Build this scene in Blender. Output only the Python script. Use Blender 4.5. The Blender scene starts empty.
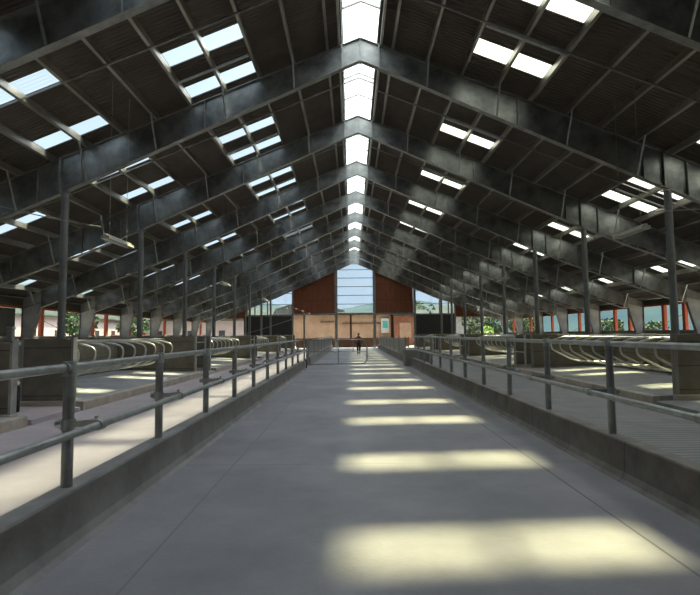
import bpy, math, random
from mathutils import Vector, Matrix
random.seed(7)
C = bpy.context.scene.collection
XR = 0.37                      # ridge line
F0, FS = 10.33, 6.044          # first visible frame, bay length
NF = 10                        # frames: 10.33 .. 64.7
ZEND = F0 + FS*(NF-1)
YN = -8.0
SL = 0.405
RZ = 11.656                    # underside of sheets at the ridge
HW = 19.4                      # half width
WORDS = ['nearest','second','third','fourth','fifth','sixth','seventh','eighth','ninth','tenth','eleventh','twelfth',
         'thirteenth','fourteenth','fifteenth','sixteenth','seventeenth','eighteenth','nineteenth','twentieth']

# ------------------------------------------------------------------ materials
def mat(name, col, rough=.7, metal=0., noise=None, nscale=3., col2=None, bump=0., bscale=40., spec=None, stretch=None):
    m = bpy.data.materials.new(name); m.use_nodes = True
    nt = m.node_tree; b = nt.nodes['Principled BSDF']
    b.inputs['Base Color'].default_value = (*col, 1); b.inputs['Roughness'].default_value = rough
    b.inputs['Metallic'].default_value = metal
    if spec is not None: b.inputs['Specular IOR Level'].default_value = spec
    tc = nt.nodes.new('ShaderNodeTexCoord'); mp = nt.nodes.new('ShaderNodeMapping')
    nt.links.new(tc.outputs['Object'], mp.inputs[0])
    if stretch: mp.inputs['Scale'].default_value = stretch
    if col2:
        n = nt.nodes.new('ShaderNodeTexNoise'); n.inputs['Scale'].default_value = nscale
        n.inputs['Detail'].default_value = 6; n.inputs['Roughness'].default_value = .65
        r = nt.nodes.new('ShaderNodeValToRGB')
        r.color_ramp.elements[0].position = .35; r.color_ramp.elements[1].position = .66
        r.color_ramp.elements[0].color = (*col, 1); r.color_ramp.elements[1].color = (*col2, 1)
        nt.links.new(mp.outputs[0], n.inputs[0]); nt.links.new(n.outputs[0], r.inputs[0])
        nt.links.new(r.outputs[0], b.inputs['Base Color'])
    if bump:
        n2 = nt.nodes.new('ShaderNodeTexNoise'); n2.inputs['Scale'].default_value = bscale
        n2.inputs['Detail'].default_value = 4
        bp = nt.nodes.new('ShaderNodeBump'); bp.inputs['Strength'].default_value = bump
        bp.inputs['Distance'].default_value = .01
        nt.links.new(mp.outputs[0], n2.inputs[0]); nt.links.new(n2.outputs[0], bp.inputs['Height'])
        nt.links.new(bp.outputs[0], b.inputs['Normal'])
    return m

def band_lines(m, axis, period, width, dark, offset=0., rng=None, strength=1.):
    """thin lines (joints, board gaps) repeating along one object axis, over the base colour"""
    nt = m.node_tree; b = nt.nodes['Principled BSDF']
    tc = nt.nodes.new('ShaderNodeTexCoord'); sp = nt.nodes.new('ShaderNodeSeparateXYZ')
    nt.links.new(tc.outputs['Object'], sp.inputs[0])
    def math_(op, a, v=None):
        n = nt.nodes.new('ShaderNodeMath'); n.operation = op; nt.links.new(a, n.inputs[0])
        if v is not None: n.inputs[1].default_value = v
        return n.outputs[0]
    a = math_('ADD', sp.outputs[axis], 1000*period - offset + period/2)
    a = math_('MODULO', a, period); a = math_('SUBTRACT', a, period/2); a = math_('ABSOLUTE', a)
    a = math_('LESS_THAN', a, width/2); a = math_('MULTIPLY', a, strength)
    mx = nt.nodes.new('ShaderNodeMix'); mx.data_type = 'RGBA'
    nt.links.new(a, mx.inputs[0])
    src = b.inputs['Base Color'].links[0].from_socket if b.inputs['Base Color'].links else None
    if src: nt.links.new(src, mx.inputs[6])
    else: mx.inputs[6].default_value = b.inputs['Base Color'].default_value
    mx.inputs[7].default_value = (*dark, 1)
    nt.links.new(mx.outputs[2], b.inputs['Base Color'])
    return m

def wave_bump(m, axis, scale, strength, dist=.03):
    nt = m.node_tree; b = nt.nodes['Principled BSDF']
    tc = nt.nodes.new('ShaderNodeTexCoord'); w = nt.nodes.new('ShaderNodeTexWave')
    w.bands_direction = axis; w.inputs['Scale'].default_value = scale
    bp = nt.nodes.new('ShaderNodeBump'); bp.inputs['Strength'].default_value = strength; bp.inputs['Distance'].default_value = dist
    nt.links.new(tc.outputs['Object'], w.inputs[0]); nt.links.new(w.outputs['Fac'], bp.inputs['Height'])
    nt.links.new(bp.outputs[0], b.inputs['Normal'])
    return m

M = {}
M['alley'] = mat('alley_concrete', (.21,.20,.212), .5, col2=(.325,.307,.325), nscale=.55, bump=.25, bscale=25, spec=.5)
band_lines(M['alley'], 0, 100., .028, (.13,.125,.13), 2.40)
band_lines(M['alley'], 0, 100., .018, (.2,.195,.2), -1.57)
band_lines(M['alley'], 1, 4.4, .02, (.2,.195,.2), 6.9)
M['walk_l'] = mat('pale_concrete', (.40,.34,.345), .6, col2=(.50,.43,.435), nscale=.8, bump=.2, bscale=18)
M['walk_r'] = mat('grooved_concrete', (.22,.215,.225), .6, col2=(.30,.29,.30), nscale=1.2, bump=.2, bscale=18)
band_lines(M['walk_r'], 1, .16, .03, (.09,.088,.09))
M['kerb'] = mat('kerb_concrete', (.185,.165,.15), .8, col2=(.30,.27,.24), nscale=2.4, bump=.5, bscale=22)
band_lines(M['kerb'], 1, 1.5, .02, (.12,.11,.1))
M['kerb_l'] = mat('grey_kerb_concrete', (.20,.188,.185), .8, col2=(.30,.285,.275), nscale=1.8, bump=.4, bscale=20)
M['bed'] = mat('bed_concrete', (.24,.235,.245), .75, col2=(.34,.33,.33), nscale=1.4, bump=.3)
M['stepkerb'] = mat('step_concrete', (.37,.31,.25), .8, col2=(.52,.45,.38), nscale=3., bump=.4)
M['plank'] = mat('wall_concrete', (.135,.118,.088), .85, col2=(.205,.18,.14), nscale=2.2, bump=.5, bscale=30)
band_lines(M['plank'], 2, .55, .02, (.06,.052,.04), .35)
M['galv'] = mat('galvanised_pipe', (.34,.355,.36), .36, .85, col2=(.50,.52,.52), nscale=9., bump=.1)
M['galv_dull'] = mat('dull_galvanised', (.24,.25,.25), .42, .75, col2=(.38,.39,.385), nscale=5.)
M['loop'] = mat('cubicle_pipe', (.50,.49,.46), .33, .8, col2=(.68,.67,.62), nscale=6.)
M['frame'] = mat('frame_steel', (.13,.135,.14), .38, .72, col2=(.36,.365,.365), nscale=1.3, bump=.12, bscale=12)
M['flange'] = mat('flange_steel', (.20,.20,.195), .4, .6, col2=(.34,.34,.33), nscale=3.)
M['ridgepc'] = mat('ridge_piece_steel', (.26,.26,.255), .42, .4, col2=(.38,.38,.37), nscale=3.)  # paler than frame steel: skylight on the ridge piece put into the colour
M['purlin'] = mat('purlin_steel', (.26,.24,.21), .36, .75, col2=(.48,.45,.40), nscale=2., stretch=(1,.3,1))
M['roof'] = mat('roof_sheet', (.062,.05,.043), .8, col2=(.10,.082,.07), nscale=1.2)
wave_bump(M['roof'], 'Y', 2.2, .8, .04)
M['column'] = mat('column_steel', (.14,.144,.146), .45, .45, col2=(.22,.224,.226), nscale=2.)
M['board'] = mat('red_brown_boards', (.12,.034,.014), .75, col2=(.22,.068,.026), nscale=2.5, stretch=(3,1,.35), bump=.2)
band_lines(M['board'], 0, .62, .03, (.07,.022,.012))
band_lines(M['board'], 2, 2.0, .05, (.07,.022,.012))
M['darkpanel'] = mat('dark_sheeting', (.022,.022,.022), .9, col2=(.04,.038,.036), nscale=4.)
M['band'] = mat('eaves_sheeting', (.07,.066,.058), .8, col2=(.11,.105,.09), nscale=1.5)
M['leg'] = mat('pale_leg_steel', (.30,.30,.285), .6, .1, col2=(.44,.44,.42), nscale=2.)
M['orange'] = mat('orange_paint', (.40,.062,.015), .55, col2=(.52,.095,.026), nscale=4.)
M['white'] = mat('white_enamel', (.38,.365,.33), .4, col2=(.50,.48,.44), nscale=6.)
M['tube'] = mat('lamp_tube', (.55,.53,.5), .25)
M['black'] = mat('black_rubber', (.02,.02,.02), .7)
M['wire'] = mat('cable', (.30,.29,.27), .6)
M['ground'] = mat('outside_ground', (.17,.165,.15), .9, col2=(.24,.23,.21), nscale=.2)
M['grass'] = mat('meadow', (.045,.075,.025), .95, col2=(.08,.11,.04), nscale=.05)
M['hill'] = mat('hill_forest', (.022,.04,.055), 1., col2=(.035,.055,.06), nscale=.012, spec=.0)
M['leaf'] = mat('leaves', (.02,.045,.013), .8, col2=(.045,.08,.028), nscale=1.5)
M['bark'] = mat('bark', (.10,.07,.05), .9)
M['plaster'] = mat('peach_plaster', (.27,.155,.095), .85, col2=(.37,.245,.165), nscale=.7, bump=.2)
M['brick'] = mat('red_brick', (.16,.05,.028), .85, col2=(.27,.12,.07), nscale=1.3)
M['pink'] = mat('pink_render', (.30,.23,.215), .85, col2=(.38,.32,.305), nscale=.5)
M['rooftile'] = mat('far_roof', (.02,.028,.026), .95, col2=(.045,.055,.05), nscale=.8, spec=.1)
M['timber'] = mat('dark_timber', (.05,.022,.014), .85, col2=(.10,.045,.026), nscale=2.)
M['teal'] = mat('teal_paint', (.05,.30,.26), .6)
M['red'] = mat('red_paint', (.65,.02,.015), .5)
M['lime'] = mat('lime_leaves', (.15,.26,.03), .7, col2=(.22,.33,.06), nscale=4.)
M['skin'] = mat('skin', (.30,.16,.11), .6); M['maroon'] = mat('maroon_cloth', (.10,.018,.022), .9)
M['navy'] = mat('dark_trousers', (.02,.024,.035), .9); M['boots'] = mat('grey_boots', (.22,.22,.20), .7)
M['hair'] = mat('dark_hair', (.015,.011,.009), .7)
M['glass'] = mat('dark_glass', (.03,.035,.04), .15)

def skylight_mat(name, tint, trans, frac):
    m = bpy.data.materials.new(name); m.use_nodes = True; nt = m.node_tree; nt.nodes.clear()
    o = nt.nodes.new('ShaderNodeOutputMaterial'); mx = nt.nodes.new('ShaderNodeMixShader')
    a = nt.nodes.new('ShaderNodeBsdfTransparent'); a.inputs[0].default_value = (*tint, 1)
    t = nt.nodes.new('ShaderNodeBsdfTranslucent'); t.inputs[0].default_value = (*trans, 1)
    tc = nt.nodes.new('ShaderNodeTexCoord'); w = nt.nodes.new('ShaderNodeTexWave'); w.bands_direction = 'Y'
    w.inputs['Scale'].default_value = 2.2
    r = nt.nodes.new('ShaderNodeMapRange'); r.inputs[3].default_value = frac*.7; r.inputs[4].default_value = frac*1.3
    nt.links.new(tc.outputs['Object'], w.inputs[0]); nt.links.new(w.outputs['Fac'], r.inputs[0])
    nt.links.new(r.outputs[0], mx.inputs[0]); nt.links.new(a.outputs[0], mx.inputs[1]); nt.links.new(t.outputs[0], mx.inputs[2])
    nt.links.new(mx.outputs[0], o.inputs[0]); return m
M['sky_sheet'] = skylight_mat('clear_roof_sheet', (.93,.96,.98), (.8,.83,.84), .03)
M['sky_sheet_r'] = skylight_mat('milky_roof_sheet', (.93,.95,.93), (.85,.84,.78), .16)
M['ridge_sheet'] = skylight_mat('ridge_sheet', (.80,.84,.92), (.82,.87,.94), .36)
M['pane'] = skylight_mat('window_pane', (.97,.98,.98), (.7,.75,.78), .03)

# ------------------------------------------------------------------ mesh helpers
class MB:
    def __init__(s): s.v=[]; s.f=[]
    def add(s, vs, fs):
        n=len(s.v); s.v += [tuple(v) for v in vs]; s.f += [tuple(i+n for i in f) for f in fs]; return s
    def box(s, x0,x1,y0,y1,z0,z1):
        return s.add([(x0,y0,z0),(x1,y0,z0),(x1,y1,z0),(x0,y1,z0),(x0,y0,z1),(x1,y0,z1),(x1,y1,z1),(x0,y1,z1)],
                     [(0,3,2,1),(4,5,6,7),(0,1,5,4),(1,2,6,5),(2,3,7,6),(3,0,4,7)])
    def bevbox(s, x0,x1,y0,y1,z0,z1,b=.015):
        import itertools
        vs=[]; 
        for z,bz in ((z0,0),(z0+b,1),(z1-b,1),(z1,0)):
            e = 0 if bz else b
            X0,X1,Y0,Y1 = x0+e,x1-e,y0+e,y1-e
            c=b
            vs += [(X0+c,Y0,z),(X1-c,Y0,z),(X1,Y0+c,z),(X1,Y1-c,z),(X1-c,Y1,z),(X0+c,Y1,z),(X0,Y1-c,z),(X0,Y0+c,z)]
        fs=[tuple(range(7,-1,-1)), tuple(range(24,32))]
        for k in range(3):
            for i in range(8):
                j=(i+1)%8; fs.append((k*8+i,k*8+j,k*8+8+j,k*8+8+i))
        return s.add(vs,fs)
    def prism(s, poly, axis, a, b):
        """poly of 2D points extruded along axis between a and b (axis 'y': poly is (x,z); 'x': (y,z); 'z': (x,y))"""
        def P(p,t): return {'y':(p[0],t,p[1]),'x':(t,p[0],p[1]),'z':(p[0],p[1],t)}[axis]
        n=len(poly)
        ar=sum(poly[i][0]*poly[(i+1)%n][1]-poly[(i+1)%n][0]*poly[i][1] for i in range(n))
        vs=[P(p,a) for p in poly]+[P(p,b) for p in poly]
        f0=tuple(range(n)); f1=tuple(range(2*n-1,n-1,-1))
        fs=[f0,f1]+[(i,i+n,(i+1)%n+n,(i+1)%n) for i in range(n)]
        flip = (ar>0) if axis!='y' else (ar<0)
        if flip: fs=[tuple(reversed(f)) for f in fs]
        return s.add(vs,fs)
    def bar(s, p, q, w, h, up=(0,0,1)):
        p=Vector(p); q=Vector(q); d=(q-p).normalized(); u=Vector(up)
        r=d.cross(u)
        if r.length<1e-5: r=d.cross(Vector((1,0,0)))
        r.normalize(); u=r.cross(d); vs=[]
        for c in (p,q):
            for a,b in ((-1,-1),(1,-1),(1,1),(-1,1)): vs.append(c+r*(a*w/2)+u*(b*h/2))
        return s.add(vs,[(3,2,1,0),(4,5,6,7),(0,1,5,4),(1,2,6,5),(2,3,7,6),(3,0,4,7)])
    def tube(s, pts, r, n=10, cap=True):
        pts=[Vector(p) for p in pts]; rs = r if isinstance(r,(list,tuple)) else [r]*len(pts)
        d0=(pts[1]-pts[0]).normalized(); u=Vector((0,0,1)) if abs(d0.z)<.9 else Vector((1,0,0))
        vs=[]
        for i,p in enumerate(pts):
            d = (pts[min(i+1,len(pts)-1)]-pts[max(i-1,0)]).normalized()
            a=d.cross(u); a.normalize(); b=a.cross(d); u=b
            for k in range(n):
                t=2*math.pi*k/n; vs.append(p+(a*math.cos(t)+b*math.sin(t))*rs[i])
        fs=[]
        for i in range(len(pts)-1):
            for k in range(n):
                j=(k+1)%n; fs.append((i*n+k,i*n+j,(i+1)*n+j,(i+1)*n+k))
        if cap:
            m=(len(pts)-1)*n; fs.append(tuple(range(n-1,-1,-1))); fs.append(tuple(range(m,m+n)))
        s.add(vs,fs); return s
    def build(s, name, m, parent=None, smooth=False, loc=None):
        me=bpy.data.meshes.new(name); me.from_pydata(s.v,[],s.f)
        me.materials.append(m); me.validate()
        if smooth:
            me.polygons.foreach_set('use_smooth',[True]*len(me.polygons))
            try: me.set_sharp_from_angle(angle=math.radians(40))
            except Exception: pass
        me.update()
        o=bpy.data.objects.new(name,me); C.objects.link(o)
        if loc: o.location=loc
        if parent: o.parent=parent
        return o

def round_path(pts, r, n=5):
    pts=[Vector(p) for p in pts]; out=[pts[0]]
    for i in range(1,len(pts)-1):
        a,b,c=pts[i-1],pts[i],pts[i+1]
        d1=(a-b); d2=(c-b); k=min(r,d1.length*.45,d2.length*.45)
        p=b+d1.normalized()*k; q=b+d2.normalized()*k
        for t in range(n+1):
            t/=n; out.append(p*(1-t)**2+b*2*t*(1-t)+q*t*t)
    out.append(pts[-1]); return out

def tag(o, label=None, cat=None, group=None, kind=None):
    if label: o['label']=label
    if cat: o['category']=cat
    if group: o['group']=group
    if kind: o['kind']=kind
    return o
def struct(o): o['kind']='structure'; return o
def empty(name, loc=(0,0,0)):
    o=bpy.data.objects.new(name,None); C.objects.link(o); o.location=loc; o.empty_display_size=.2; return o
def copy_tree(o, parent=None):
    c=o.copy(); C.objects.link(c); c.parent=parent
    for ch in [x for x in o.children]: copy_tree(ch,c)
    return c

# ------------------------------------------------------------------ floors
LK, RK = -2.42, 3.22            # post lines on the feed kerbs
LSTEP, RSTEP = -6.38, 7.08      # step up to the stalls
struct(MB().box(-2.5,3.3,YN,ZEND+4,-.12,0).build('floor', M['alley']))
struct(MB().box(-6.7,-2.5,YN,ZEND,-.12,0).build('floor_left_walkway', M['walk_l']))
struct(MB().box(3.3,7.3,YN,ZEND,-.12,0).build('floor_right_walkway', M['walk_r']))
struct(MB().box(-19.2,-6.7,YN,ZEND,-.12,-.002).build('floor_left_side', M['bed']))
struct(MB().box(7.3,19.95,YN,ZEND,-.12,-.002).build('floor_right_side', M['bed']))

# feed kerbs
def kerb(y0,y1,side,label,mt):
    s = -1 if side=='l' else 1
    x = LK if side=='l' else RK
    poly=[(x+s*.10,0),(x+s*.10,.43),(x+s*.08,.44),(x-s*.10,.44),(x-s*.115,.425),(x-s*.13,.10),(x-s*.16,.03),(x-s*.21,0)]
    o=MB().prism(poly,'y',y0,y1).build('feed_kerb',mt)
    tag(o,label,'kerb','raised concrete kerbs along the feed alley'); return o
kerb(YN,25.2,'l','near raised grey concrete kerb under the pipe fence left of the alley',M['kerb_l'])
kerb(YN,26.9,'r','near raised brownish concrete kerb under the pipe fence right of the alley',M['kerb'])
kerb(28.6,62.5,'l','far concrete kerb left of the alley, beyond the tubular gate',M['kerb_l'])
kerb(31.0,62.5,'r','far concrete kerb right of the alley, beyond the concrete end block',M['kerb'])
tag(MB().bevbox(2.75,4.05,26.9,27.9,0,.86,.03).build('concrete_block',M['kerb_l']),
    'squat grey concrete block closing the near end of the right feed kerb','block')

# stall platforms (raised beds) between cross passages
RUNS=[(12.0,21.5),(23.7,33.2),(35.4,44.9),(47.1,56.6)]
def beds(y0,y1,s):
    xs = LSTEP if s<0 else RSTEP
    mid = XR+s*9.62
    o=MB()
    poly=[(xs,0),(xs,.17),(xs+s*.03,.2),(xs+s*.2,.2),(mid-s*.5,.30),(mid+s*.75,.30),(mid+s*2.3,.2),(mid+s*2.6,.2),(mid+s*2.6,0)]
    o.prism(poly,'y',y0+.13,y1-.13)
    return struct(o.build('stall_bed',M['bed']))
for (a,b) in RUNS:
    beds(a,b,-1); beds(a,b,1)
beds(YN,9.95,-1); beds(YN,9.95,1)
# step kerb facing strip of the beds
for s in (-1,1):
    xs = LSTEP if s<0 else RSTEP
    for (a,b) in [(YN,9.95)]+RUNS:
        struct(MB().prism([(xs-s*.16,0),(xs-s*.16,.19),(xs-s*.14,.21),(xs,.21),(xs,0)],'y',a,b).build('step_kerb',M['stepkerb']))
    for (a,b) in zip([9.95]+[r[1] for r in RUNS],[r[0] for r in RUNS]+[58.8]):
        struct(MB().prism([(xs-s*.16,0),(xs-s*.16,.10),(xs,.12),(xs+s*5.2,.12),(xs+s*5.2,0)],'y',a+.13,b-.13).build('crossing_step',M['walk_l'] if s<0 else M['bed']))

# ------------------------------------------------------------------ feed fences
PIPE_N=12
def feed_fence(side, ys, y0, y1, top, name_label):
    s = -1 if side=='l' else 1
    x = LK if s<0 else RK
    root=empty('feed_fence',(x,ys[0],.44)); L=(0,0,0)
    tag(root,name_label,'fence','pipe fences on the feed kerbs')
    off=(-x,-ys[0],-.44)
    def B(mb,n,m,p=root,sm=True):
        return mb.build(n,m,p,sm,loc=off if p is root else None)
    B(MB().tube([(x,y0,top),(x,y1,top)],.036,14),'top_rail',M['galv'])
    nx = x - s*.27; nz=.955
    B(MB().tube([(nx,y0,nz),(nx,y1,nz)],.032,14),'neck_rail',M['galv'])
    for i,y in enumerate(ys):
        p=MB().tube([(x,y,.441),(x,y,top-.03)],.047,14)
        B(p,'post',M['galv_dull'])
        c=MB().tube([(x,y,top-.075),(x,y,top+.052)],.056,14)
        c.tube([(x,y-.09,top),(x,y+.09,top)],.046,12)
        B(c,'cap_sleeve',M['galv'])
        k=MB().tube([(x,y,nz-.04),(x,y,nz+.05)],.060,12)
        k.tube([(x+s*.10,y,nz+.005),(x-s*.05,y,nz+.005)],.032,8)
        k.bar((x-s*.03,y,nz+.005),(nx+s*.02,y,nz+.02),.035,.05)
        k.tube([(nx,y-.04,nz),(nx,y+.04,nz)],.044,12)
        k.bar((nx+s*.03,y,nz+.05),(nx+s*.03,y,nz+.075),.03,.02)
        B(k,'rail_clamp',M['galv'])
    return root
ysl=[4.43+2.071*k for k in range(-1,10)]
feed_fence('l',ysl,-1.5,24.9,1.44,'near grey pipe fence with two rails standing on the left feed kerb')
ysr=[6.49+2.071*k for k in range(-2,10)]
feed_fence('r',ysr,-1.5,26.9,1.55,'near grey pipe fence with two rails standing on the right feed kerb')

# far headlock panels beyond the gate
def headlock():
    root=empty('headlock_panel')
    Lp=4.0
    MB().tube([(0,0,1.35),(0,Lp-.05,1.35)],.03,8).build('top_rail',M['galv'],root,True)
    MB().tube([(0,0,.5),(0,Lp-.05,.5)],.03,8).build('bottom_rail',M['galv'],root,True)
    for e in (.02,Lp-.07): MB().tube([(0,e,.442),(0,e,1.5)],.04,8).build('end_post',M['galv_dull'],root,True)
    for i in range(8):
        y=.25+i*.47
        MB().tube([(0,y,.5),(0,y,1.35)],.02,6).build('upright',M['galv'],root,True)
    for i in range(7):
        y=.25+i*.47
        MB().tube([(0,y+.1,1.35),(0,y+.16,1.0),(0,y+.36,.5)],.018,6).build('yoke_bar',M['loop'],root,True)
    return root
hp=headlock(); first=True
for s,x,ya in ((-1,LK,28.8),(1,RK,31.2)):
    n=8 if s<0 else 7
    for k in range(n):
        o=hp if first else copy_tree(hp); first=False
        o.location=(x,ya+4.1*k,0)
        tag(o,f'{WORDS[k]} headlock panel of slanted bars on the far {"left" if s<0 else "right"} kerb','feed barrier','headlock panels on the far kerbs')

# alley gate
g=empty('tubular_gate',(-2.35,27.0,0)); tag(g,'low round-cornered tubular gate standing across the left half of the alley','gate')
def gx(mb,n,m=M['galv_dull'],sm=True): return mb.build(n,m,g,sm,loc=(2.35,-27.0,0))
pts=round_path([(-2.32,27,.16),(.78,27,.16),(.78,27,1.42),(-2.32,27,1.42),(-2.32,27,.15)],.32)
gx(MB().tube(pts,.032,10,False),'outer_frame')
gx(MB().tube([(-.72,27,.16),(-.72,27,1.42)],.024,8),'upright')
gx(MB().tube([(.06,27,.80),(.06,27,1.42)],.02,8),'upright')
for z in (.80,): gx(MB().tube([(-2.32,27,z),(.78,27,z)],.022,8),'middle_rail')
gx(MB().tube([(-2.36,27,.0),(-2.36,27,1.5)],.045,10),'hinge_post')
# tall post with cable
t=empty('tall_post',(-2.42,26.2,0)); tag(t,'tall thin grey steel post at the end of the left pipe fence','post')
MB().tube([(0,0,0),(0,0,2.72)],.045,12).build('shaft',M['galv_dull'],t,True)
MB().box(-.13,.13,-.13,.13,0,.02).build('base_plate',M['galv_dull'],t)
MB().tube([(0,0,2.70),(0,0,2.78)],.055,12).build('cap',M['galv'],t,True)
MB().tube([(.1,-.05,0),(.1,-.05,.35),(.0,0,.5)],.03,8).build('foot_strut',M['black'],t,True)
def cable(name,p,q,sag,label,r=.012,n=14):
    P=[Vector(p).lerp(Vector(q),i/n)-Vector((0,0,sag*4*(i/n)*(1-i/n))) for i in range(n+1)]
    o=MB().tube(P,r,6).build(name,M['wire'],None,True); tag(o,label,'cable'); return o
cable('guy_cable',(-2.48,26.2,2.68),(-6.6,27.0,1.5),.05,'thin cable sloping from the tall post top down to the left stalls')
# insulator string
w=empty('insulator_line',(-3.3,27.6,3.0)); tag(w,'short rusty line strung with white insulators near the tall post','insulator line')
MB().tube([(-.15,.1,.25),(1.25,-1.3,-.28)],.012,6).build('line',M['orange'],w,True)
for i in range(4):
    c=Vector((-.15,.1,.25)).lerp(Vector((1.25,-1.3,-.28)),.1+.27*i)
    MB().tube([c-Vector((.06,0,-.03)),c-Vector((.03,0,-.015)),c+Vector((.03,0,-.015)),c+Vector((.06,0,-.03))],[.015,.05,.05,.015],8).build('insulator',M['white'],w,True)

# ------------------------------------------------------------------ stall walls and cubicle loops
def cross_wall(x0,x1,y,top,label,seams=True,edge=None):
    cx=(x0+x1)/2
    root=empty('cross_wall',(cx,y,0)); tag(root,label,'concrete wall','concrete plank walls across the stall rows')
    MB().bevbox(x0-cx,x1-cx,-.07,.07,.0,top,.008).build('plank_panel',M['plank'],root)
    MB().bevbox(x0-cx-.04 if x0-cx<0 else x0-cx,x1-cx+.04,-.12,.12,0,.24,.02).build('footing',M['stepkerb'] if edge is None else M['plank'],root)
    for xe in (x0-cx,x1-cx):
        MB().box(xe-.025,xe+.025,-.09,.09,.1,top+.03).build('edge_channel',M['ridgepc'] if x0<0 else M['kerb'],root)
    return root
wl=[(9.95,'nearest'),]
k=0
ends=[9.95]
for a,b in RUNS: ends += [a,b]
ends.append(58.8)
for i,y in enumerate(ends):
    if i==1:
        cross_wall(-7.62,-6.46,y,1.66,'brown concrete plank wall end just behind the square post on the left')
        cross_wall(-11.8,-7.85,y,1.66,'dark continuation of the second left cross wall, seen through the gap')
    else:
        cross_wall(-11.8,-6.52,y,1.60 if i==0 else 1.66,f'brown concrete plank wall across the left stall row, {WORDS[i]} from the camera')
for i,y in enumerate(ends[1:]):
    cross_wall(7.5,12.2,y+.06,1.62,f'brown concrete plank wall across the right stall row, {WORDS[i]} from the camera')
# head walls along the rows
for s in (-1,1):
    xm=XR+s*10.17
    for i,(a,b) in enumerate([(YN,9.8)]+RUNS):
        o=MB().bevbox(xm-.08,xm+.08,a+.12,b-.12,.2,1.62,.01).build('head_wall',M['plank'])
        tag(o,f'long low concrete wall at the head of the {"left" if s<0 else "right"} stalls, {WORDS[i]} stretch','concrete wall','head walls between the stall rows')
# square post by the left passage
t=empty('gate_post',(-6.93,10.45,.1)); tag(t,'square grey steel post standing between the two nearest left concrete walls','post')
MB().bevbox(-.055,.055,-.055,.055,0,1.78,.01).build('shaft',M['galv'],t)
MB().bevbox(-.065,.065,-.065,.065,1.76,1.82,.01).build('cap',M['galv_dull'],t)
MB().tube([(.05,0,1.0),(.17,0,1.0),(.17,0,.8)],.02,8).build('latch',M['galv'],t,True)
MB().bevbox(.12,.22,-.04,.04,.1,.62,.015).build('hinge_block',M['black'],t)

def loop(s):
    """cubicle divider; origin at the rounded tip on the aisle side; grows away from the aisle (s = direction of the wall)"""
    root=empty('cubicle_divider')
    P=[(s*2.60,0,1.28),(s*.45,0,1.28),(s*.02,0,1.14),(s*.02,0,.80),(s*.9,0,.35),(s*1.5,0,.30),(s*2.60,0,.30)]
    MB().tube(round_path(P,.28,6),.030,10).build('loop_pipe',M['loop'],root,True)
    MB().bevbox(s*2.60-.03,s*2.60+.03,-.07,.07,.22,.40,.005).build('wall_bracket',M['galv_dull'],root)
    MB().bevbox(s*2.60-.03,s*2.60+.03,-.07,.07,1.18,1.36,.005).build('wall_bracket',M['galv_dull'],root)
    return root
for s in (-1,1):
    tip = XR+s*7.42
    lp=loop(s); first=True
    side='left' if s<0 else 'right'
    runs=list(RUNS)
    if s>0: runs=[(9.2,11.9)]+runs
    for ri,(a,b) in enumerate(runs):
        n = 2 if (b-a)<4 else 10
        for k in range(n):
            o = lp if first else copy_tree(lp); first=False
            if n==2: y=10.3+.87*k
            else:
                col=[F0+FS*q for q in range(NF) if a<F0+FS*q<b][0]
                y=a+((col-a-.434)%.868)+.868*k
            o.location=(tip,y,.24)
            rn = {0:'nearest',1:'second',2:'third',3:'fourth'}[ri-(1 if s>0 and n!=2 else 0) if not (s>0 and n==2) else 0]
            if n==2: lab=f'{WORDS[k]} galvanised cubicle loop in front of the nearest right cross wall'
            else: lab=f'{WORDS[k]} galvanised cubicle loop in the {rn} run of {side} stalls'
            tag(o,lab,'cubicle divider','cubicle dividers along the stall rows')
    for ri,(a,b) in enumerate(RUNS):
        o=MB().tube([(tip+s*.75,a+.1,1.585),(tip+s*.75,b-.1,1.585)],.03,10).build('neck_pipe',M['loop'],None,True)
        tag(o,f'long pipe lying over the cubicle loops of the {WORDS[ri]} {side} run','pipe','neck pipes over the cubicle loops')
# short posts at the cross passages
pp=None; n=0
for s in (-1,1):
    for i,a in enumerate([21.9,23.3,33.6,35.0,45.3,46.7]):
        if pp is None:
            pp=empty('passage_post'); MB().tube([(0,0,0),(0,0,1.5)],.045,10).build('shaft',M['loop'],pp,True)
            MB().tube([(0,0,.75),(0,1.3,.75)],.025,8).build('bar',M['loop'],pp,True)
            MB().tube([(0,0,1.3),(0,1.3,1.3)],.025,8).build('bar',M['loop'],pp,True); o=pp
        else: o=copy_tree(pp)
        o.location=((LSTEP-.25) if s<0 else (RSTEP+.25),a if i%2==0 else a-1.4+1.4,.11)
        if i%2: o.scale=(1,-.01 if False else -1,1)
        tag(o,f'short pipe post with two bars at the {WORDS[i]} edge of the {"left" if s<0 else "right"} cross passages','post','short barrier posts at the cross passages')
for o in [x for x in C.objects if x.name.startswith('passage_post')]:
    for ch in list(o.children):
        if ch.name.startswith('bar'):
            ch.scale=(1,.5,1)

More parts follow.
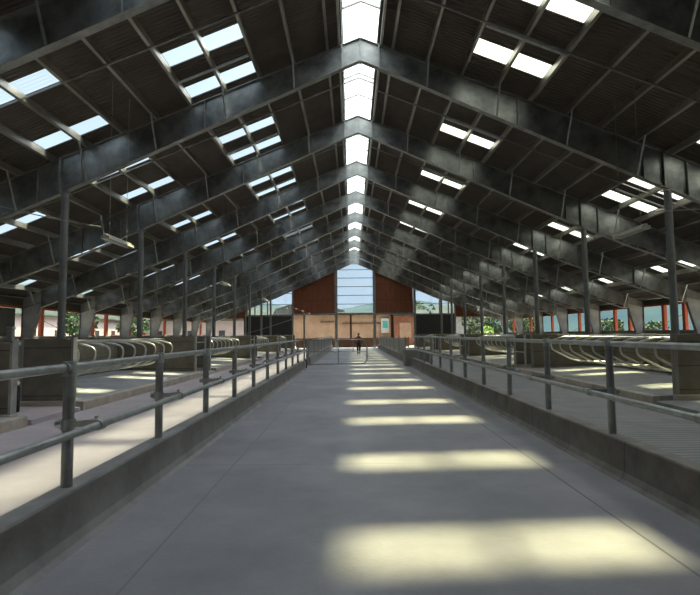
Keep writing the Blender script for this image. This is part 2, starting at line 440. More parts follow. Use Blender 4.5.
# ------------------------------------------------------------------ portal frames
def zt(d): return 11.456-SL*d
def frame():
    root=empty('portal_frame',(XR,0,0))
    TOPW=.11
    low=[(.0,10.68),(.62,10.41),(9.75,6.33),(11.7,5.50),(17.6,3.35),(19,3.2)]
    def zl(d):
        for (a,za),(b,zb) in zip(low,low[1:]):
            if d<=b: return za+(zb-za)*(d-a)/(b-a)
        return low[-1][1]
    def seg(s,d0,d1,mt,name):
        web=MB().prism([(s*d0,zt(d0)-.01),(s*d1,zt(d1)-.01),(s*d1,zl(d1)+.01),(s*d0,zl(d0)+.01)],'y',-.008,.008)
        o=web.build(name,mt,root)
        ds=[d0]+[d for d,_ in low if d0<d<d1]+[d1]
        fl=MB()
        for a,b in zip(ds,ds[1:]):
            fl.prism([(s*a,zl(a)+.012),(s*b,zl(b)+.012),(s*b,zl(b)-.012),(s*a,zl(a)-.012)],'y',-TOPW,TOPW)
        fl.build('bottom_flange',M['flange'],o)
        MB().prism([(s*d0,zt(d0)-.006),(s*d1,zt(d1)-.006),(s*d1,zt(d1)-.024),(s*d0,zt(d0)-.024)],'y',-TOPW,TOPW).build('top_flange',M['flange'],o)
        return o
    for s in (-1,1):
        W0=(18.65 if s<0 else 19.2)-.04; DW=W0-19.36
        seg(s,.0,.60,M['ridgepc'],'ridge_piece')
        inner=seg(s,.62,9.75,M['frame'],'rafter'); outer=seg(s,9.78,18.45+DW,M['frame'],'rafter')
        for d,mm in ((.61,M['flange']),(9.765,M['flange'])):
            nx,nz=.10,0
            MB().bar((s*d-s*.0,0,zl(d)-.03),(s*d+s*.0,0,zt(d)+.0),.24,.05,up=(1,0,0)).build('splice_plate',mm,root)
        for d in (5.1,9.1,10.5,12.2,15.3):
            MB().bar((s*d,-.055,zl(d)),(s*d,-.055,zt(d)-.02),.1,.012,up=(1,0,0)).build('stiffener',M['flange'],root)
        # braces to the purlins
        for i in range(1,16,2):
            d=1.05+1.12*i
            a=(s*d,-.09,zl(d)+.0); b=(s*d,-.62,zt(d)-.02)
            MB().bar(a,b,.055,.02).build('fly_brace',M['galv'],root)
        # legs
        zz=zt(18.40+DW)-.04; poly=[(s*W0,zt(W0)-.02),(s*(18.40+DW),zz),(s*(18.36+DW),3.30),(s*(18.78+DW),1.7),(s*(19.0+DW),.02),(s*W0,.02)]
        lg=MB().prism(poly,'y',-.01,.01).build('leg',M['leg'],root)
        fl=MB()
        for p,q in zip(poly[2:4],poly[3:5]): fl.bar((p[0],0,p[1]),(q[0],0,q[1]),.22,.022,up=(1,0,0))
        fl.build('inner_flange',M['frame'],lg)
        MB().bar((s*W0,0,3.5),(s*W0,0,.02),.22,.022,up=(1,0,0)).build('outer_flange',M['frame'],lg)
        MB().bar((s*(18.38+DW),0,3.62),(s*W0,0,3.3),.2,.02,up=(0,0,1)).build('knee_plate',M['frame'],lg)
    MB().bar((0,-.07,10.66),(0,-.07,11.44),.12,.016,up=(1,0,0)).build('apex_stiffener',M['flange'],root)
    MB().bar((0,0,10.62),(0,0,10.70),.2,.05,up=(1,0,0)).build('apex_splice',M['flange'],root)
    return root
fr=frame()
cols=[]
def column(top):
    root=empty('roof_column')
    MB().tube([(0,0,.02),(0,0,top-.03)],.115,20).build('shaft',M['column'],root,True)
    MB().bevbox(-.19,.19,-.19,.19,0,.025,.005).build('base_plate',M['column'],root)
    MB().bevbox(-.17,.17,-.13,.13,top-.03,top,.005).build('cap_plate',M['flange'],root)
    return root
cprot={}
for k in range(NF):
    o = fr if k==0 else copy_tree(fr)
    y=F0+FS*k
    if k==NF-1: y-=.25
    o.location=(XR,y,0)
    tag(o,f'{WORDS[k]} grey steel roof frame spanning the whole barn' if k<NF-1 else 'last grey steel roof frame against the gable end','roof frame','steel portal frames along the barn')
    if k==0 or k==NF-1: continue
    for s in (-1,1):
        base=.302 if any(a<y<b for a,b in RUNS) else (.122 if y<58.6 else .0)
        top=6.365 if s<0 else 6.245
        key=(base,s)
        if key in cprot: c=copy_tree(cprot[key])
        else: c=column(top-base); cprot[key]=c
        c.location=(XR-9.62 if s<0 else XR+9.88, y, base)
        tag(c,f'{WORDS[k-1]} round steel roof column in the {"left" if s<0 else "right"} row','column','round roof columns standing among the stalls')
# ------------------------------------------------------------------ purlins
PD=[1.05+1.12*i for i in range(17)]
def purlin(d,s,label,y0=YN,y1=ZEND):
    m=MB(); z=RZ-SL*d
    th=math.atan(SL)
    def loc(u,v):  # u along slope (down), v normal (up)
        return (XR+s*(d+u*math.cos(th)+ -0*v), z-u*math.sin(th)+v)
    # C section: web vertical, flanges
    def rect(x0,x1,v0,v1):
        m.prism([(XR+s*(d+x0),z-SL*x0+v0),(XR+s*(d+x1),z-SL*x1+v0),(XR+s*(d+x1),z-SL*x1+v1),(XR+s*(d+x0),z-SL*x0+v1)],'y',y0,y1)
    rect(-.004,.004,-.2,-.003); rect(0.004,.07,-.2,-.193); rect(.004,.07,-.011,-.003); rect(.063,.07,-.193,-.175)
    o=m.build('purlin',M['purlin']); tag(o,label,'purlin','steel purlins running under the roof sheets'); return o
for s in (-1,1):
    sd='left' if s<0 else 'right'
    for i,d in enumerate(PD):
        purlin(d,s,f'long steel purlin on the {sd} slope, {"first" if i==0 else WORDS[i]} below the ridge light')
    purlin(.66,s,f'edge purlin bordering the {sd} side of the ridge skylight')
# bridging angles mid bay
for s in (-1,1):
    sd='left' if s<0 else 'right'
    for k in range(0,NF-1):
        y=F0+FS*(k+(.42 if s<0 else .5))
        d0,d1=.7,18.3
        o=MB().bar((XR+s*d0,y,RZ-SL*d0-.226),(XR+s*d1,y,RZ-SL*d1-.226),.04,.04).build('bridging_angle',M['flange'])
        tag(o,f'thin steel angle tying the {sd} purlins midway along the {WORDS[k]} bay','steel angle','bridging angles between the purlins')

# ------------------------------------------------------------------ roof sheets with skylight openings
def bays(): return range(-2,NF-1)
SKY={}   # (side, strip index) -> list of (y0,y1,bay,row)
def put(s,strips,offs,ln,lo=-1):
    for st in strips:
        for k in bays():
            if k<lo: continue
            for r,of in enumerate(offs):
                y0=F0+FS*k+of
                if y0+ln<ZEND and y0>YN: SKY.setdefault((s,st),[]).append((y0,y0+ln,k,r))
put(-1,(2,3),(3.25,5.2),.72)          # strip i lies between purlin i and i+1
put(-1,(6,7),(2.1,4.85),.68)
put(-1,(10,11),(.45,3.25),.72)
put(-1,(14,),(1.4,4.2),.72)
put(1,(2,3),(1.3,4.1),.78)
put(1,(8,9),(2.35,4.4),.80)
put(1,(13,),(2.6,4.9),.80)
EDGE=[.60]+PD+[19.9]
def roof(s):
    m=MB(); T=.03
    def slab(d0,d1,y0,y1):
        if y1-y0<.001: return
        z0=RZ-SL*d0; z1=RZ-SL*d1
        m.prism([(XR+s*d0,z0),(XR+s*d1,z1),(XR+s*d1,z1+T),(XR+s*d0,z0+T)],'y',y0,y1)
    for i in range(len(EDGE)-1):
        op=sorted(SKY.get((s,i-1),[]))
        y=YN
        for (a,b,_,_) in op: slab(EDGE[i],EDGE[i+1],y,a); y=b
        slab(EDGE[i],EDGE[i+1],y,ZEND+.3)
    return struct(m.build('ceiling_left' if s<0 else 'ceiling_right',M['roof']))
roof(-1); roof(1)
ROWN={(-1,2):('highest left','ridge-side'),(-1,3):('highest left','eaves-side'),(-1,6):('second left','ridge-side'),(-1,7):('second left','eaves-side'),
      (-1,10):('third left','ridge-side'),(-1,11):('third left','eaves-side'),(-1,14):('lowest left','single'),
      (1,2):('highest right','ridge-side'),(1,3):('highest right','eaves-side'),(1,8):('middle right','ridge-side'),(1,9):('middle right','eaves-side'),(1,13):('lowest right','single')}
protos={}
for (s,st),lst in SKY.items():
    d0,d1=PD[st],PD[st+1]
    for (a,b,k,r) in lst:
        key=(s,round(b-a,2))
        if key not in protos:
            w=(b-a); m=MB(); h=1.12
            # corrugated sheet
            n=10; top=[];
            vs=[];fs=[]
            for j in range(n+1):
                yy=-.04+(w+.08)*j/n; dz=.010*math.cos(j*math.pi)
                for t in (.004,.996):
                    for e in (0,.004): vs.append((s*h*t,yy,-SL*h*t+.042+dz+e))
            for j in range(n):
                q=j*4; p=q+4
                fs += [(q,p,p+2,q+2),(q+1,q+3,p+3,p+1),(q,q+1,p+1,p),(q+2,p+2,p+3,q+3)]
            fs += [(0,2,3,1),(n*4,n*4+1,n*4+3,n*4+2)]
            m.add(vs,fs); o=m.build('skylight_sheet',M['sky_sheet' if s<0 else 'sky_sheet_r']); protos[key]=o
        else: o=protos[key].copy(); C.objects.link(o)
        o.location=(XR+s*d0,a,RZ-SL*d0)
        g,e=ROWN[(s,st)]
        by='bay above the camera' if k<0 else f'{WORDS[k]} bay'
        tag(o,f'clear roof sheet in the {g} skylight band, {by}, {"front" if r==0 else "back"} row, {e}','skylight','clear roof sheets set in the slopes')
# remove sheets wholly behind the camera from view needs: keep (they let the daylight in)
for k in range(-2,NF-1):
    y0=F0+FS*k-.0 if k>-2 else YN; y1=F0+FS*(k+1)
    if y0<YN: y0=YN
    root=empty('ridge_skylight',(XR,y0,RZ)); 
    tag(root,('bright ridge skylight length over the camera' if k<0 else f'bright ridge skylight length over the {WORDS[k]} bay')+(' and behind' if k==-2 else ''),'skylight','ridge skylight lengths')
    for s in (-1,1):
        z0=.10; z1=.10-SL*.66
        MB().prism([(0,z0),(s*.66,z1),(s*.66,z1+.006),(0,z0+.006)],'y',.01,y1-y0-.01).build('sheet',M['ridge_sheet'],root)
        MB().box(min(s*.555,s*.595),max(s*.555,s*.595),.002,y1-y0-.002,-.30,-.15).build('upstand',M['flange'],root)
    yy=.0; off=(1.35,2.75,3.1,4.5) 
    for of in off:
        if of<y1-y0:
            b=MB()
            for s in (-1,1): b.bar((0,of,.06),(s*.575,of,.06-SL*.575),.07,.05)
            b.build('glazing_bar',M['white'],root)
n=0
for s,st,of in ((-1,2,4.45),(1,8,3.6),(1,2,3.1)):
    for k in range(0,NF-1):
        y=F0+FS*k+of; d0=PD[st]+.085; d1=PD[st+2]-.02
        z=lambda d: RZ-SL*d-.252
        o=MB().tube([(XR+s*d0,y,z(d0)),(XR+s*d1,y,z(d1))],.045,10).build('cross_strut',M['galv'],None,True)
        sd={(-1,2):'highest left',(1,8):'middle right',(1,2):'highest right'}[(s,st)]
        tag(o,f'short pipe strut between purlins beside the {sd} skylights of the {WORDS[k]} bay','strut','pipe struts beside the skylights')
# ------------------------------------------------------------------ side walls
def side_wall(s):
    nm='wall_left' if s<0 else 'wall_right'
    x=XR+s*(19.2 if s>0 else 18.65)+s*.04
    m=MB(); m.box(min(x,x+s*.2),max(x,x+s*.2),YN,ZEND,0,1.70)
    w=struct(m.build(nm,M['plank']))
    MB().box(min(x-s*.02,x+s*.25),max(x-s*.02,x+s*.25),YN,ZEND,1.70,1.76).build('sill',M['kerb_l'],w)
    xb=x+s*.02
    MB().box(min(xb,xb+s*.1),max(xb,xb+s*.1),YN,ZEND,3.42,3.62).build('eaves_sheet',M['band'],w)
    MB().box(min(x-s*.06,x+s*.06),max(x-s*.06,x+s*.06),YN,ZEND,3.30,3.42).build('head_beam',M['orange'],w)
    MB().prism([(x-s*.0,3.60),(x+s*.3,3.50),(x+s*.3,3.72),(x-s*.0,3.86)],'y',YN,ZEND).build('eaves_beam',M['band'],w)
    return w
wl_=side_wall(-1); side_wall(1)
xx=XR-18.65
MB().box(xx-.32,xx-.28,YN,26.55,1.76,3.3).build('infill_sheet',M['band'],wl_)
MB().box(xx-.32,xx-.28,27.0,28.3,1.76,3.3).build('infill_sheet',M['band'],wl_)
wf=struct(MB().prism([(XR-18.9,0),(XR+19.4,0),(XR+19.4,3.5),(XR,11.4),(XR-18.9,3.7)],'y',YN-.2,YN-.05).build('light_block_front',M['band']))  # unseen wall added behind the camera to cut light on the rafter faces
# low eaves lining on the inside (dark sheeting from rafters to window head)
pc=None
for s in (-1,1):
    sd='left' if s<0 else 'right'
    n=0
    for k in range(0,NF-1):
        for j,f in enumerate((2.0,4.02)):
            y=F0+FS*k+f
            x=XR+s*(19.2 if s>0 else 18.65)+s*.14
            if pc is None:
                pc=empty('window_post'); MB().bevbox(-.10,.10,-.13,.13,0,1.56,.01).build('shaft',M['orange'],pc)
                MB().box(-.12,.10,-.17,.17,0,.02).build('foot_plate',M['orange'],pc); o=pc
            else: o=copy_tree(pc)
            o.location=(x,y,1.76)
            tag(o,f'orange post in the {sd} window strip, {"front" if j==0 else "back"} one of the {WORDS[k]} bay','post','orange posts in the side window strips')
            n+=1
# diagonal wind braces in side openings
for s in (-1,1):
    sd='left' if s<0 else 'right'
    for k in ((3,5) if s<0 else (2,3,5)):
        x=XR+s*(19.2 if s>0 else 18.65)+s*.31; y=F0+FS*k
        m=MB(); m.tube([(x,y+.3,3.3),(x,y+FS-.3,1.78)],.015,6)
        o=m.build('bracing_rod',M['black'],None,True)
        tag(o,f'thin dark diagonal rod across the {sd} window strip in the {WORDS[k]} bay','rod','diagonal rods in the window strips')

# ------------------------------------------------------------------ back gable
Y=ZEND+.1
def gz(x): return 11.45-SL*abs(x-XR)+.15
wb=MB()
# dark lower panels
wb.box(-13.6,-7.5,Y,Y+.12,0,4.1); wb.box(8.1,13.0,Y,Y+.12,0,4.1)
wall_back=struct(wb.build('wall_back',M['darkpanel']))
def clad(x0,x1,z0,name='cladding_panel'):
    xs=[x0]+([XR] if x0<XR<x1 else [])+[x1]
    poly=[(x0,z0),(x1,z0)]+[(x,gz(x)) for x in reversed(xs)]
    return MB().prism(poly,'y',Y,Y+.1).build(name,M['board'],wall_back)
clad(-7.35,-2.07,4.35); clad(2.95,7.75,4.30); clad(-18.3,-13.1,3.75); clad(12.95,19.5,3.75)
for (x,w_) in ((-7.42,.22),(-1.95,.36),(2.88,.36),(7.95,.3),(-13.35,.2),(13.0,.2)):
    MB().box(x-w_/2,x+w_/2,Y-.12,Y+.14,0,gz(x)-.2).build('gable_post',M['flange'],wall_back)
MB().box(-7.3,7.9,Y-.05,Y+.12,4.12,4.36).build('gable_beam',M['flange'],wall_back)
MB().box(-13.3,-7.4,Y-.05,Y+.12,4.05,4.22).build('gable_beam',M['flange'],wall_back)
MB().box(8.0,13.0,Y-.05,Y+.12,4.05,4.22).build('gable_beam',M['flange'],wall_back)
def gwin(n,x0,x1,z0,bars,mull):
    xs=[x0]+([XR] if x0<XR<x1 else [])+[x1]
    poly=[(x0,z0),(x1,z0)]+[(x,gz(x)) for x in reversed(xs)]
    o=struct(MB().prism(poly,'y',Y+.03,Y+.036).build(f'window_{n}',M['pane']))
    for z in bars:
        # clip bar to slope
        a,b=x0,x1
        lim=(11.6-z)/SL
        a=max(a,XR-lim); b=min(b,XR+lim)
        if b-a>.2: MB().box(a,b,Y-.02,Y+.06,z-.035,z+.035).build('glazing_bar',M['flange'],o)
    for x in mull: MB().box(x-.08,x+.08,Y-.03,Y+.07,z0,gz(x)-.1).build('mullion',M['flange'],o)
gwin(1,-1.77,2.70,4.36,[4.36,5.5,6.6,7.7,8.8,9.85,10.6],[])
gwin(2,-13.25,-7.53,4.22,[5.5,6.9],[-10.6,-12.2])
gwin(3,8.10,12.9,4.22,[5.5,7.1],[11.1,12.2])

# ------------------------------------------------------------------ lamps
def batten(hh):
    root=empty('batten_lamp')
    m=MB(); m.prism([(-.13,-.02),(-.05,.06),(.05,.06),(.13,-.02),(.12,-.025),(.045,.045),(-.045,.045),(-.12,-.025)],'y',0,1.55)
    m.build('reflector_hood',M['white'],root)
    MB().bevbox(-.05,.05,.02,1.53,.045,.11,.01).build('gear_box',M['white'],root)
    for x in (-.055,.055): MB().tube([(x,.03,-.0),(x,1.52,-.0)],.016,10).build('tube',M['tube'],root,True)
    for y in (.0,1.51): MB().bevbox(-.11,.11,y,y+.04,-.03,.06,.005).build('end_cap',M['white'],root)
    for y in (.25,1.3):
        MB().tube([(0,y,.11),(0,y,hh)],.006,6).build('suspension_wire',M['wire'],root)
        MB().tube([(0,y,.40),(0,y,.46)],.02,8).build('hook',M['white'],root,True)
    return root
for (s,x,z) in ((-1,-6.47,4.30),(1,7.76,4.42)):
    sd='left' if s<0 else 'right'; bl=batten(4.36 if s<0 else 4.0); first=True
    for k in range(0,8,1):
        y=13.35+FS*k
        if k and k%2: continue
        o=bl if first else copy_tree(bl); first=False
        o.location=(x,y,z)
        tag(o,f'{WORDS[k//2]} long white tube lamp hanging over the {sd} walkway','lamp','tube lamps hanging over the walkways')
cable('supply_cable',(-11.0,13.2,5.72),(-6.6,13.4,4.60),.12,'drooping supply cable running to the nearest left tube lamp',.014)
cable('supply_cable.002',(7.9,13.4,4.85),(13.5,13.1,5.3),.1,'drooping supply cable right of the nearest right tube lamp',.012)

# ------------------------------------------------------------------ person
def person(loc, rz):
    V=[];E=[];R=[]
    def v(p,r,par=None):
        V.append(p); R.append(r)
        if par is not None: E.append((par,len(V)-1))
        return len(V)-1
    pel=v((0,0,.95),(.155,.11)); wa=v((0,0,1.10),(.14,.10),pel); ch=v((0,0,1.30),(.17,.115),wa)
    nb=v((0,-.0,1.46),(.10,.08),ch); nk=v((0,-.01,1.53),(.055,.055),nb); h1=v((0,-.02,1.60),(.075,.085),nk)
    h2=v((0,-.02,1.68),(.08,.095),h1); h3=v((0,-.015,1.74),(.055,.065),h2)
    for s,kf in ((-1,.16),(1,-.12)):
        hp=v((s*.10,0,.90),(.095,.1),pel); kn=v((s*.10,-.5*kf,.50),(.078,.082),hp); an=v((s*.10,-kf*1.0,.13),(.058,.06),kn)
        hl=v((s*.10,-kf*1.0-.06,.05),(.045,.04),an); v((s*.11,-kf*1.0-.17,.035),(.035,.03),hl)
        sh=v((s*.19,0,1.40),(.06,.06),nb); el=v((s*.25,.02*s,1.13),(.042,.042),sh); wr=v((s*.26,-.10,.90),(.03,.03),el)
        pm=v((s*.26,-.13,.83),(.035,.02),wr)
        for f,(dx,dy,l) in enumerate(((-.028,.0,.06),(-.01,-.006,.075),(.01,-.006,.07),(.028,0,.055))):
            a=v((s*.26+dx,-.14+dy,.79),(.011,.011),pm); v((s*.26+dx,-.135+dy,.79-l),(.009,.009),a)
        a=v((s*.26-s*.035,-.16,.82),(.011,.011),pm); v((s*.26-s*.045,-.18,.78),(.009,.009),a)
    me=bpy.data.meshes.new('tmp'); me.from_pydata(V,E,[]); o=bpy.data.objects.new('tmp',me); C.objects.link(o)
    sk=o.modifiers.new('s','SKIN')
    for i,r in enumerate(R): me.skin_vertices[0].data[i].radius=r
    me.skin_vertices[0].data[0].use_root=True
    sb=o.modifiers.new('b','SUBSURF'); sb.levels=2; sb.render_levels=2
    dg=bpy.context.evaluated_depsgraph_get(); dg.update()
    m2=bpy.data.meshes.new_from_object(o.evaluated_get(dg)); bpy.data.objects.remove(o)
    root=empty('person',loc); root.rotation_euler=(0,0,rz)
    m2.materials.clear()
    for k in ('skin','maroon','navy','boots'): m2.materials.append(M[k])
    for p in m2.polygons:
        c=p.center; p.use_smooth=True
        if c.z>1.50: p.material_index=0
        elif c.z>.98 or (abs(c.x)>.19 and c.z>.89): p.material_index=1
        elif abs(c.x)>.21: p.material_index=0
        elif c.z>.20: p.material_index=2
        else: p.material_index=3
    m2.name='body'; b=bpy.data.objects.new('body',m2); C.objects.link(b); b.parent=root
    # hair cap, nose, eyes, mouth, ears
    def sph(c,r,name,m,n=8,zmin=None):
        mb=MB(); vs=[];fs=[]; K=10
        for i in range(n+1):
            t=math.pi*i/n
            for j in range(K):
                a=2*math.pi*j/K
                z=max(math.cos(t)*r[2], (zmin if zmin is not None else -9))
                vs.append((c[0]+math.sin(t)*math.cos(a)*r[0],c[1]+math.sin(t)*math.sin(a)*r[1],c[2]+z))
        for i in range(n):
            for j in range(K):
                q=(j+1)%K; fs.append((i*K+j,(i+1)*K+j,(i+1)*K+q,i*K+q))
        mb.add(vs,fs); return mb.build(name,m,b,True)
    sph((0,.0,1.70),(.088,.10,.09),'hair',M['hair'],zmin=.0)
    sph((0,-.118,1.655),(.014,.02,.02),'nose',M['skin'])
    for s in (-1,1):
        sph((s*.03,-.105,1.68),(.010,.008,.007),'eye',M['hair']); sph((s*.085,-.01,1.665),(.012,.02,.03),'ear',M['skin'])
    sph((0,-.108,1.625),(.022,.008,.005),'mouth',M['maroon'])
    tag(root,'person in a dark maroon top and dark trousers walking in the alley behind the gate','person')
person((.55,42.5,0),.15)

# ------------------------------------------------------------------ outside
struct(MB().box(-400,400,-60,600,-.5,-.14).build('ground',M['grass']))
struct(MB().box(-60,70,-30,120,-.14,-.125).build('yard_ground',M['ground']))
def hills(name,pts,y,label):
    pass
def hill_mesh(name,cx,cy,rx,ry,h,seed,a0,a1,n=60):
    rnd=random.Random(seed); ph=[rnd.uniform(0,6.28) for _ in range(6)]
    vs=[];fs=[]
    rows=6
    for i in range(n+1):
        a=a0+(a1-a0)*i/n
        hh=h*(.62+.22*math.sin(a*5+ph[0])+.12*math.sin(a*11+ph[1])+.05*math.sin(a*23+ph[2]))
        for j in range(rows):
            t=j/(rows-1); rr=1+t*.5
            z=hh*math.sin(t*math.pi*.5)*(1+.05*math.sin(a*40+t*9+ph[3]))
            vs.append((cx+math.cos(a)*rx*rr,cy+math.sin(a)*ry*rr,z-1))
    for i in range(n):
        for j in range(rows-1):
            q=i*rows+j; fs.append((q,q+rows,q+rows+1,q+1))
    m=MB(); m.add(vs,fs); return struct(m.build(name,M['hill'],None,True))
hill_mesh('hills_right',0,0,700,700,95,3,-.3,1.35)
hill_mesh('hills_far',0,0,720,720,125,5,1.35,3.4)

def building(name,x0,x1,y0,y1,h,wallm,label,rh=2.,axis='x',win=0,group=None,face='y'):
    root=empty(name,((x0+x1)/2,(y0+y1)/2,-.12)); tag(root,label,'building',group)
    off=(-(x0+x1)/2,-(y0+y1)/2,.12)
    MB().box(x0,x1,y0,y1,-.12,h).build('wall',wallm,root,loc=off)
    if axis=='x':
        ym=(y0+y1)/2; m=MB().prism([(y0-.5,h-.1),(ym,h+rh),(y1+.5,h-.1),(y1+.5,h+.1),(ym,h+rh+.2),(y0-.5,h+.1)],'x',x0-.2,x1+.2)
    else:
        xm=(x0+x1)/2; m=MB().prism([(x0-.5,h-.1),(xm,h+rh),(x1+.5,h-.1),(x1+.5,h+.1),(xm,h+rh+.2),(x0-.5,h+.1)],'y',y0-.5,y1+.5)
        MB().prism([(x0,h-.05),(x1,h-.05),(xm,h+rh)],'y',y0+.02,y1-.02).build('gable',wallm,root,loc=off)
    m.build('roof',M['rooftile'],root,loc=off)
    for i in range(win):
        if face=='y':
            xx=x0+(x1-x0)*(i+.5)/win
            MB().box(xx-.5,xx+.5,y0-.05,y0,1.2,2.5).build('window',M['glass'],root,loc=off)
        else:
            xe = x1 if face=='x+' else x0; yy=y0+(y1-y0)*(i+.5)/win
            MB().box(xe-.05,xe+.05,yy-.6,yy+.6,1.0,2.6).build('window',M['glass'],root,loc=off)
    return root
b1=building('farm_building',-9.5,6.2,82,95,4.9,M['plaster'],'sunlit peach plastered farm building beyond the open gable end',.35)
MB().box(-1.5,5.5,81.8,82.05,3.35,3.5).build('wall_beam',M['timber'],b1,loc=(1.65,-88.5,.12))
MB().box(-5.0,-2.8,81.8,82.05,3.6,3.75).build('wall_beam',M['timber'],b1,loc=(1.65,-88.5,.12))
b2=building('brick_outbuilding',6.64,12.0,80.5,88,4.6,M['brick'],'red brick outbuilding right of the peach farm building',.8)
MB().box(7.8,9.6,80.42,80.5,1.0,3.4).build('rendered_patch',M['plaster'],b2,loc=(-9.65,-84.25,.12))
t=empty('wall_sign',(5.3,81.7,3.0)); tag(t,'white framed sign with a teal square on the peach wall','sign')
MB().bevbox(-.65,.65,-.04,.04,-1.15,1.15,.01).build('board',M['white'],t)
MB().box(-.42,.38,-.06,-.04,-.35,.75).build('teal_panel',M['teal'],t)
b3=building('long_shed',-34,-13.5,84,96,4.2,M['pink'],'pale pink rendered shed seen left beyond the gable end',2.,win=4)
b4=building('white_house',13.6,16.0,84,92,4.3,M['pink'],'narrow pale pink house seen right beyond the gable end',1.2)
b5=building('green_roofed_barn',-17,-2,108,125,6.6,M['rooftile'],'dark barn with a sloping roof behind the peach building',2.2,axis='y')
b6=building('side_farmhouse',-50,-38,38,100,4.3,M['pink'],'long pale farmhouse seen through the left window strip',2.2,axis='y',win=12,face='x+')
b7=building('brick_cottage',-46,-36,106,118,4.6,M['brick'],'brick cottage at the far end of the left window strip',2.,axis='x',win=2)
b8=building('grey_roofed_shed',19,30,112,124,5.6,M['kerb_l'],'shed with a grey roof beyond the right gable window',2.4)
# dark posts and low timber fence at the gable opening
f=empty('timber_fence',(0,66.4,-.12)); tag(f,'low dark brown timber fence just outside the open gable','fence')
MB().box(-7.2,2.9,-.04,.04,.1,1.32).build('boards',M['timber'],f)
for x in (-7.0,-4.5,-2.0,.5,2.8): MB().box(x-.07,x+.07,.04,.16,0,1.4).build('post',M['timber'],f)
f2=empty('timber_fence',(5.6,68.4,-.12)); tag(f2,'taller dark timber fence right of the open gable bay','fence')
MB().box(-2.4,2.0,-.04,.04,.1,1.25).build('boards',M['timber'],f2)
for x in (-2.2,0,1.9): MB().box(x-.07,x+.07,.04,.16,0,1.4).build('post',M['timber'],f2)
t=empty('timber_post',(-.12,66.0,-.12)); tag(t,'dark brown timber post standing in the open gable bay','post')
MB().bevbox(-.13,.13,-.13,.13,0,4.3,.01).build('shaft',M['timber'],t)
MB().bevbox(-.2,.2,-.2,.2,0,.15,.01).build('foot_block',M['kerb_l'],t)
# white trough strip along the right side outdoors
tag(MB().bevbox(27.0,27.9,0,104,-.13,.9,.05).build('boundary_wall',M['pink']),'long low pale boundary wall outside the right window strip','wall')
tag(MB().bevbox(-27.2,-26.4,0,110,-.13,.75,.05).build('boundary_wall',M['pink']),'long low pale boundary wall outside the left window strip','wall')
def drum(loc,label,h=1.1,r=.38):
    root=empty('red_drum',loc); tag(root,label,'drum','red drums in the yard')
    MB().tube([(0,0,0),(0,0,.03),(0,0,h*.33),(0,0,h*.35),(0,0,h*.37),(0,0,h*.65),(0,0,h*.67),(0,0,h*.69),(0,0,h)],[r,r,r,r*1.05,r,r,r*1.05,r,r],18).build('barrel',M['red'],root,True)
    MB().tube([(0,0,h),(0,0,h+.02)],r*.85,18).build('lid',M['red'],root,True)
for i,(x,y) in enumerate(((-26.8,53.0),(-26.8,58.5),(-26.8,66.0))):
    drum((x,y,.755),f'{WORDS[i]} red drum standing on the low pale wall outside on the left')
def tree(x,y,h,r,m,label,group='trees outside the barn'):
    root=empty('tree',(x,y,-.14)); tag(root,label,'tree',group)
    MB().tube([(0,0,0),(.1,0,h*.25),(0,.1,h*.55)],[.28,.2,.1],8).build('trunk',M['bark'],root,True)
    rnd=random.Random(int(x*7+y)); mb=MB()
    for i in range(420):
        a=rnd.uniform(0,6.28); u=rnd.uniform(-1,1); q=rnd.uniform(.35,1)**.5
        c=Vector((math.cos(a)*math.sqrt(1-u*u)*r*q,math.sin(a)*math.sqrt(1-u*u)*r*q,h*.62+u*h*.38*q))
        n=Vector((rnd.uniform(-1,1),rnd.uniform(-1,1),rnd.uniform(-1,1))).normalized(); t=n.orthogonal().normalized(); b=n.cross(t); sz=rnd.uniform(.25,.5)*r*.42
        mb.add([c+t*sz,c+b*sz*.6,c-t*sz,c-b*sz*.6,c+n*sz*.25],[(0,1,4),(1,2,4),(2,3,4),(3,0,4)])
    mb.build('crown',m,root)
ti=0
for (x,y,h,r) in ((19.0,80,6.0,2.0),(23.0,82,5.8,2.0),(12.5,100,8.3,2.6),(15.5,128,9.5,4.0),(41,70,3.2,1.8),(46,92,4.2,2.4),(38,50,2.6,1.3),(37,108,4.5,2.2),(32.5,101,6.0,2.3),(31.5,92,5.2,2.2)):
    pos=['right of the pink house','second right of the pink house','behind the right gable window','farther right behind the gable window','beyond the right boundary wall','far along the right boundary wall','nearest beyond the right boundary wall','at the far end of the right strip, right one','at the far end of the right strip, middle one','at the far end of the right strip, left one'][ti]
    tree(x,y,h,r,M['leaf'],f'leafy green tree {pos}'); ti+=1
for (x,y,h,r,p) in ((-33,44,5.2,2.4,'nearest'),(-33,62,5.4,2.2,'middle'),(-34,80,5.4,2.4,'farthest')):
    tree(x,y,h,r,M['leaf'],f'{p} leafy tree between the left boundary wall and the farmhouse')
t=empty('lime_shrub',(18.6,71,-.14)); tag(t,'small bright lime green shrub outside the right gable corner','shrub')
mb=MB(); rnd=random.Random(4)
for i in range(160):
    a=rnd.uniform(0,6.28); u=rnd.uniform(-1,1); c=Vector((math.cos(a)*.8*math.sqrt(1-u*u),math.sin(a)*.8*math.sqrt(1-u*u),1.9+u*.8)); n=Vector((rnd.uniform(-1,1),rnd.uniform(-1,1),rnd.uniform(-1,1))).normalized(); tt=n.orthogonal().normalized(); b=n.cross(tt)
    mb.add([c+tt*.25,c+b*.15,c-tt*.25,c-b*.15],[(0,1,2,3)])
mb.build('foliage',M['lime'],t); MB().tube([(0,0,0),(0,0,1.4)],.05,6).build('stem',M['bark'],t,True)

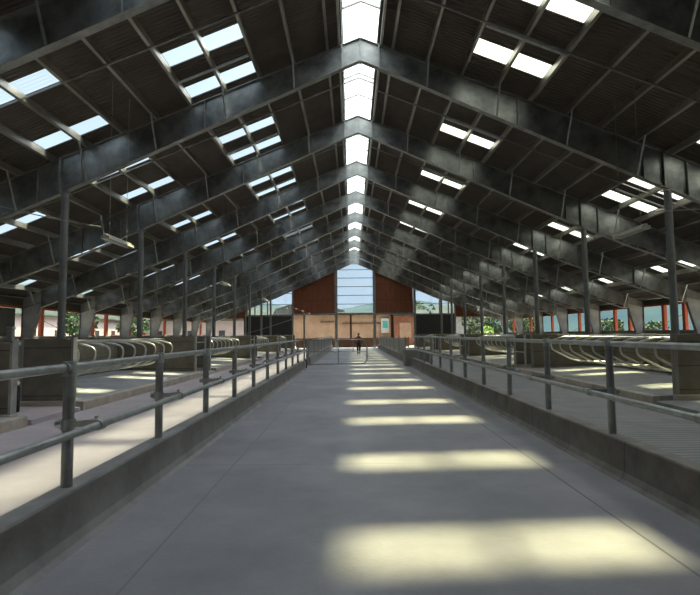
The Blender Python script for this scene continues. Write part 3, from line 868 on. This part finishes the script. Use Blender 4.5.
# ------------------------------------------------------------------ world and sun
SD=Vector((.372,.175,1.)).normalized()
wd=bpy.data.worlds.new('world'); bpy.context.scene.world=wd; wd.use_nodes=True; nt=wd.node_tree; nt.nodes.clear()
out=nt.nodes.new('ShaderNodeOutputWorld'); bg=nt.nodes.new('ShaderNodeBackground'); tc=nt.nodes.new('ShaderNodeTexCoord')
vm=nt.nodes.new('ShaderNodeVectorMath'); vm.operation='DOT_PRODUCT'; vm.inputs[1].default_value=SD
rp=nt.nodes.new('ShaderNodeValToRGB'); cr=rp.color_ramp
cr.elements[0].position=0; cr.elements[0].color=(.30,.40,.52,1)
cr.elements[1].position=1; cr.elements[1].color=(8.5,9.,9.6,1)
for p,c in ((.30,(.33,.44,.56,1)),(.46,(.38,.50,.60,1)),(.575,(.46,.58,.67,1)),(.66,(1.3,1.4,1.42,1)),(.78,(2.5,2.75,2.95,1)),(.9,(5.8,6.2,6.8,1))):
    e=cr.elements.new(p); e.color=c
nz=nt.nodes.new('ShaderNodeTexNoise'); nz.inputs['Scale'].default_value=3.5; nz.inputs['Detail'].default_value=5
mxr=nt.nodes.new('ShaderNodeMapRange'); mxr.inputs[1].default_value=.35; mxr.inputs[2].default_value=.7; mxr.inputs[3].default_value=.9; mxr.inputs[4].default_value=1.18
mul=nt.nodes.new('ShaderNodeVectorMath'); mul.operation='SCALE'
L=nt.links.new
L(tc.outputs['Generated'],vm.inputs[0]); L(vm.outputs['Value'],rp.inputs[0]); L(tc.outputs['Generated'],nz.inputs[0]); L(nz.outputs[0],mxr.inputs[0])
L(rp.outputs[0],mul.inputs[0]); L(mxr.outputs[0],mul.inputs['Scale']); L(mul.outputs[0],bg.inputs[0]); L(bg.outputs[0],out.inputs[0])
bg.inputs[1].default_value=1.0
sl=bpy.data.lights.new('sun','SUN'); sl.energy=11.5; sl.angle=math.radians(2.7); sl.color=(1,.94,.55)
so=bpy.data.objects.new('sun',sl); C.objects.link(so); so.rotation_euler=SD.to_track_quat('Z','Y').to_euler(); so.location=(20,8,40)

# ------------------------------------------------------------------ camera
f=514.26; pi_,ya,ro=.0712,-.0029,-.0098
Fv=Vector((math.sin(ya)*math.cos(pi_),math.cos(ya)*math.cos(pi_),math.sin(pi_))); Rv=Vector((math.cos(ya),-math.sin(ya),0)); Uv=Rv.cross(Fv)
R2=Rv*math.cos(ro)+Uv*math.sin(ro); U2=Uv*math.cos(ro)-Rv*math.sin(ro)
cd=bpy.data.cameras.new('camera'); cam=bpy.data.objects.new('camera',cd); C.objects.link(cam)
cam.matrix_world=Matrix(((R2.x,U2.x,-Fv.x,0),(R2.y,U2.y,-Fv.y,0),(R2.z,U2.z,-Fv.z,1.7),(0,0,0,1)))
cd.sensor_fit='HORIZONTAL'; cd.sensor_width=36; cd.lens=f/700*36; cd.clip_start=.05; cd.clip_end=3000
sc=bpy.context.scene; sc.camera=cam
sc.view_settings.view_transform='Standard'; sc.view_settings.look='None'; sc.view_settings.gamma=1; sc.view_settings.use_curve_mapping=False
sc.view_settings.exposure=0.6
cy=sc.cycles
cy.max_bounces=8; cy.diffuse_bounces=5; cy.glossy_bounces=3; cy.transmission_bounces=4; cy.transparent_max_bounces=12
cy.use_denoising=True; cy.sample_clamp_indirect=6
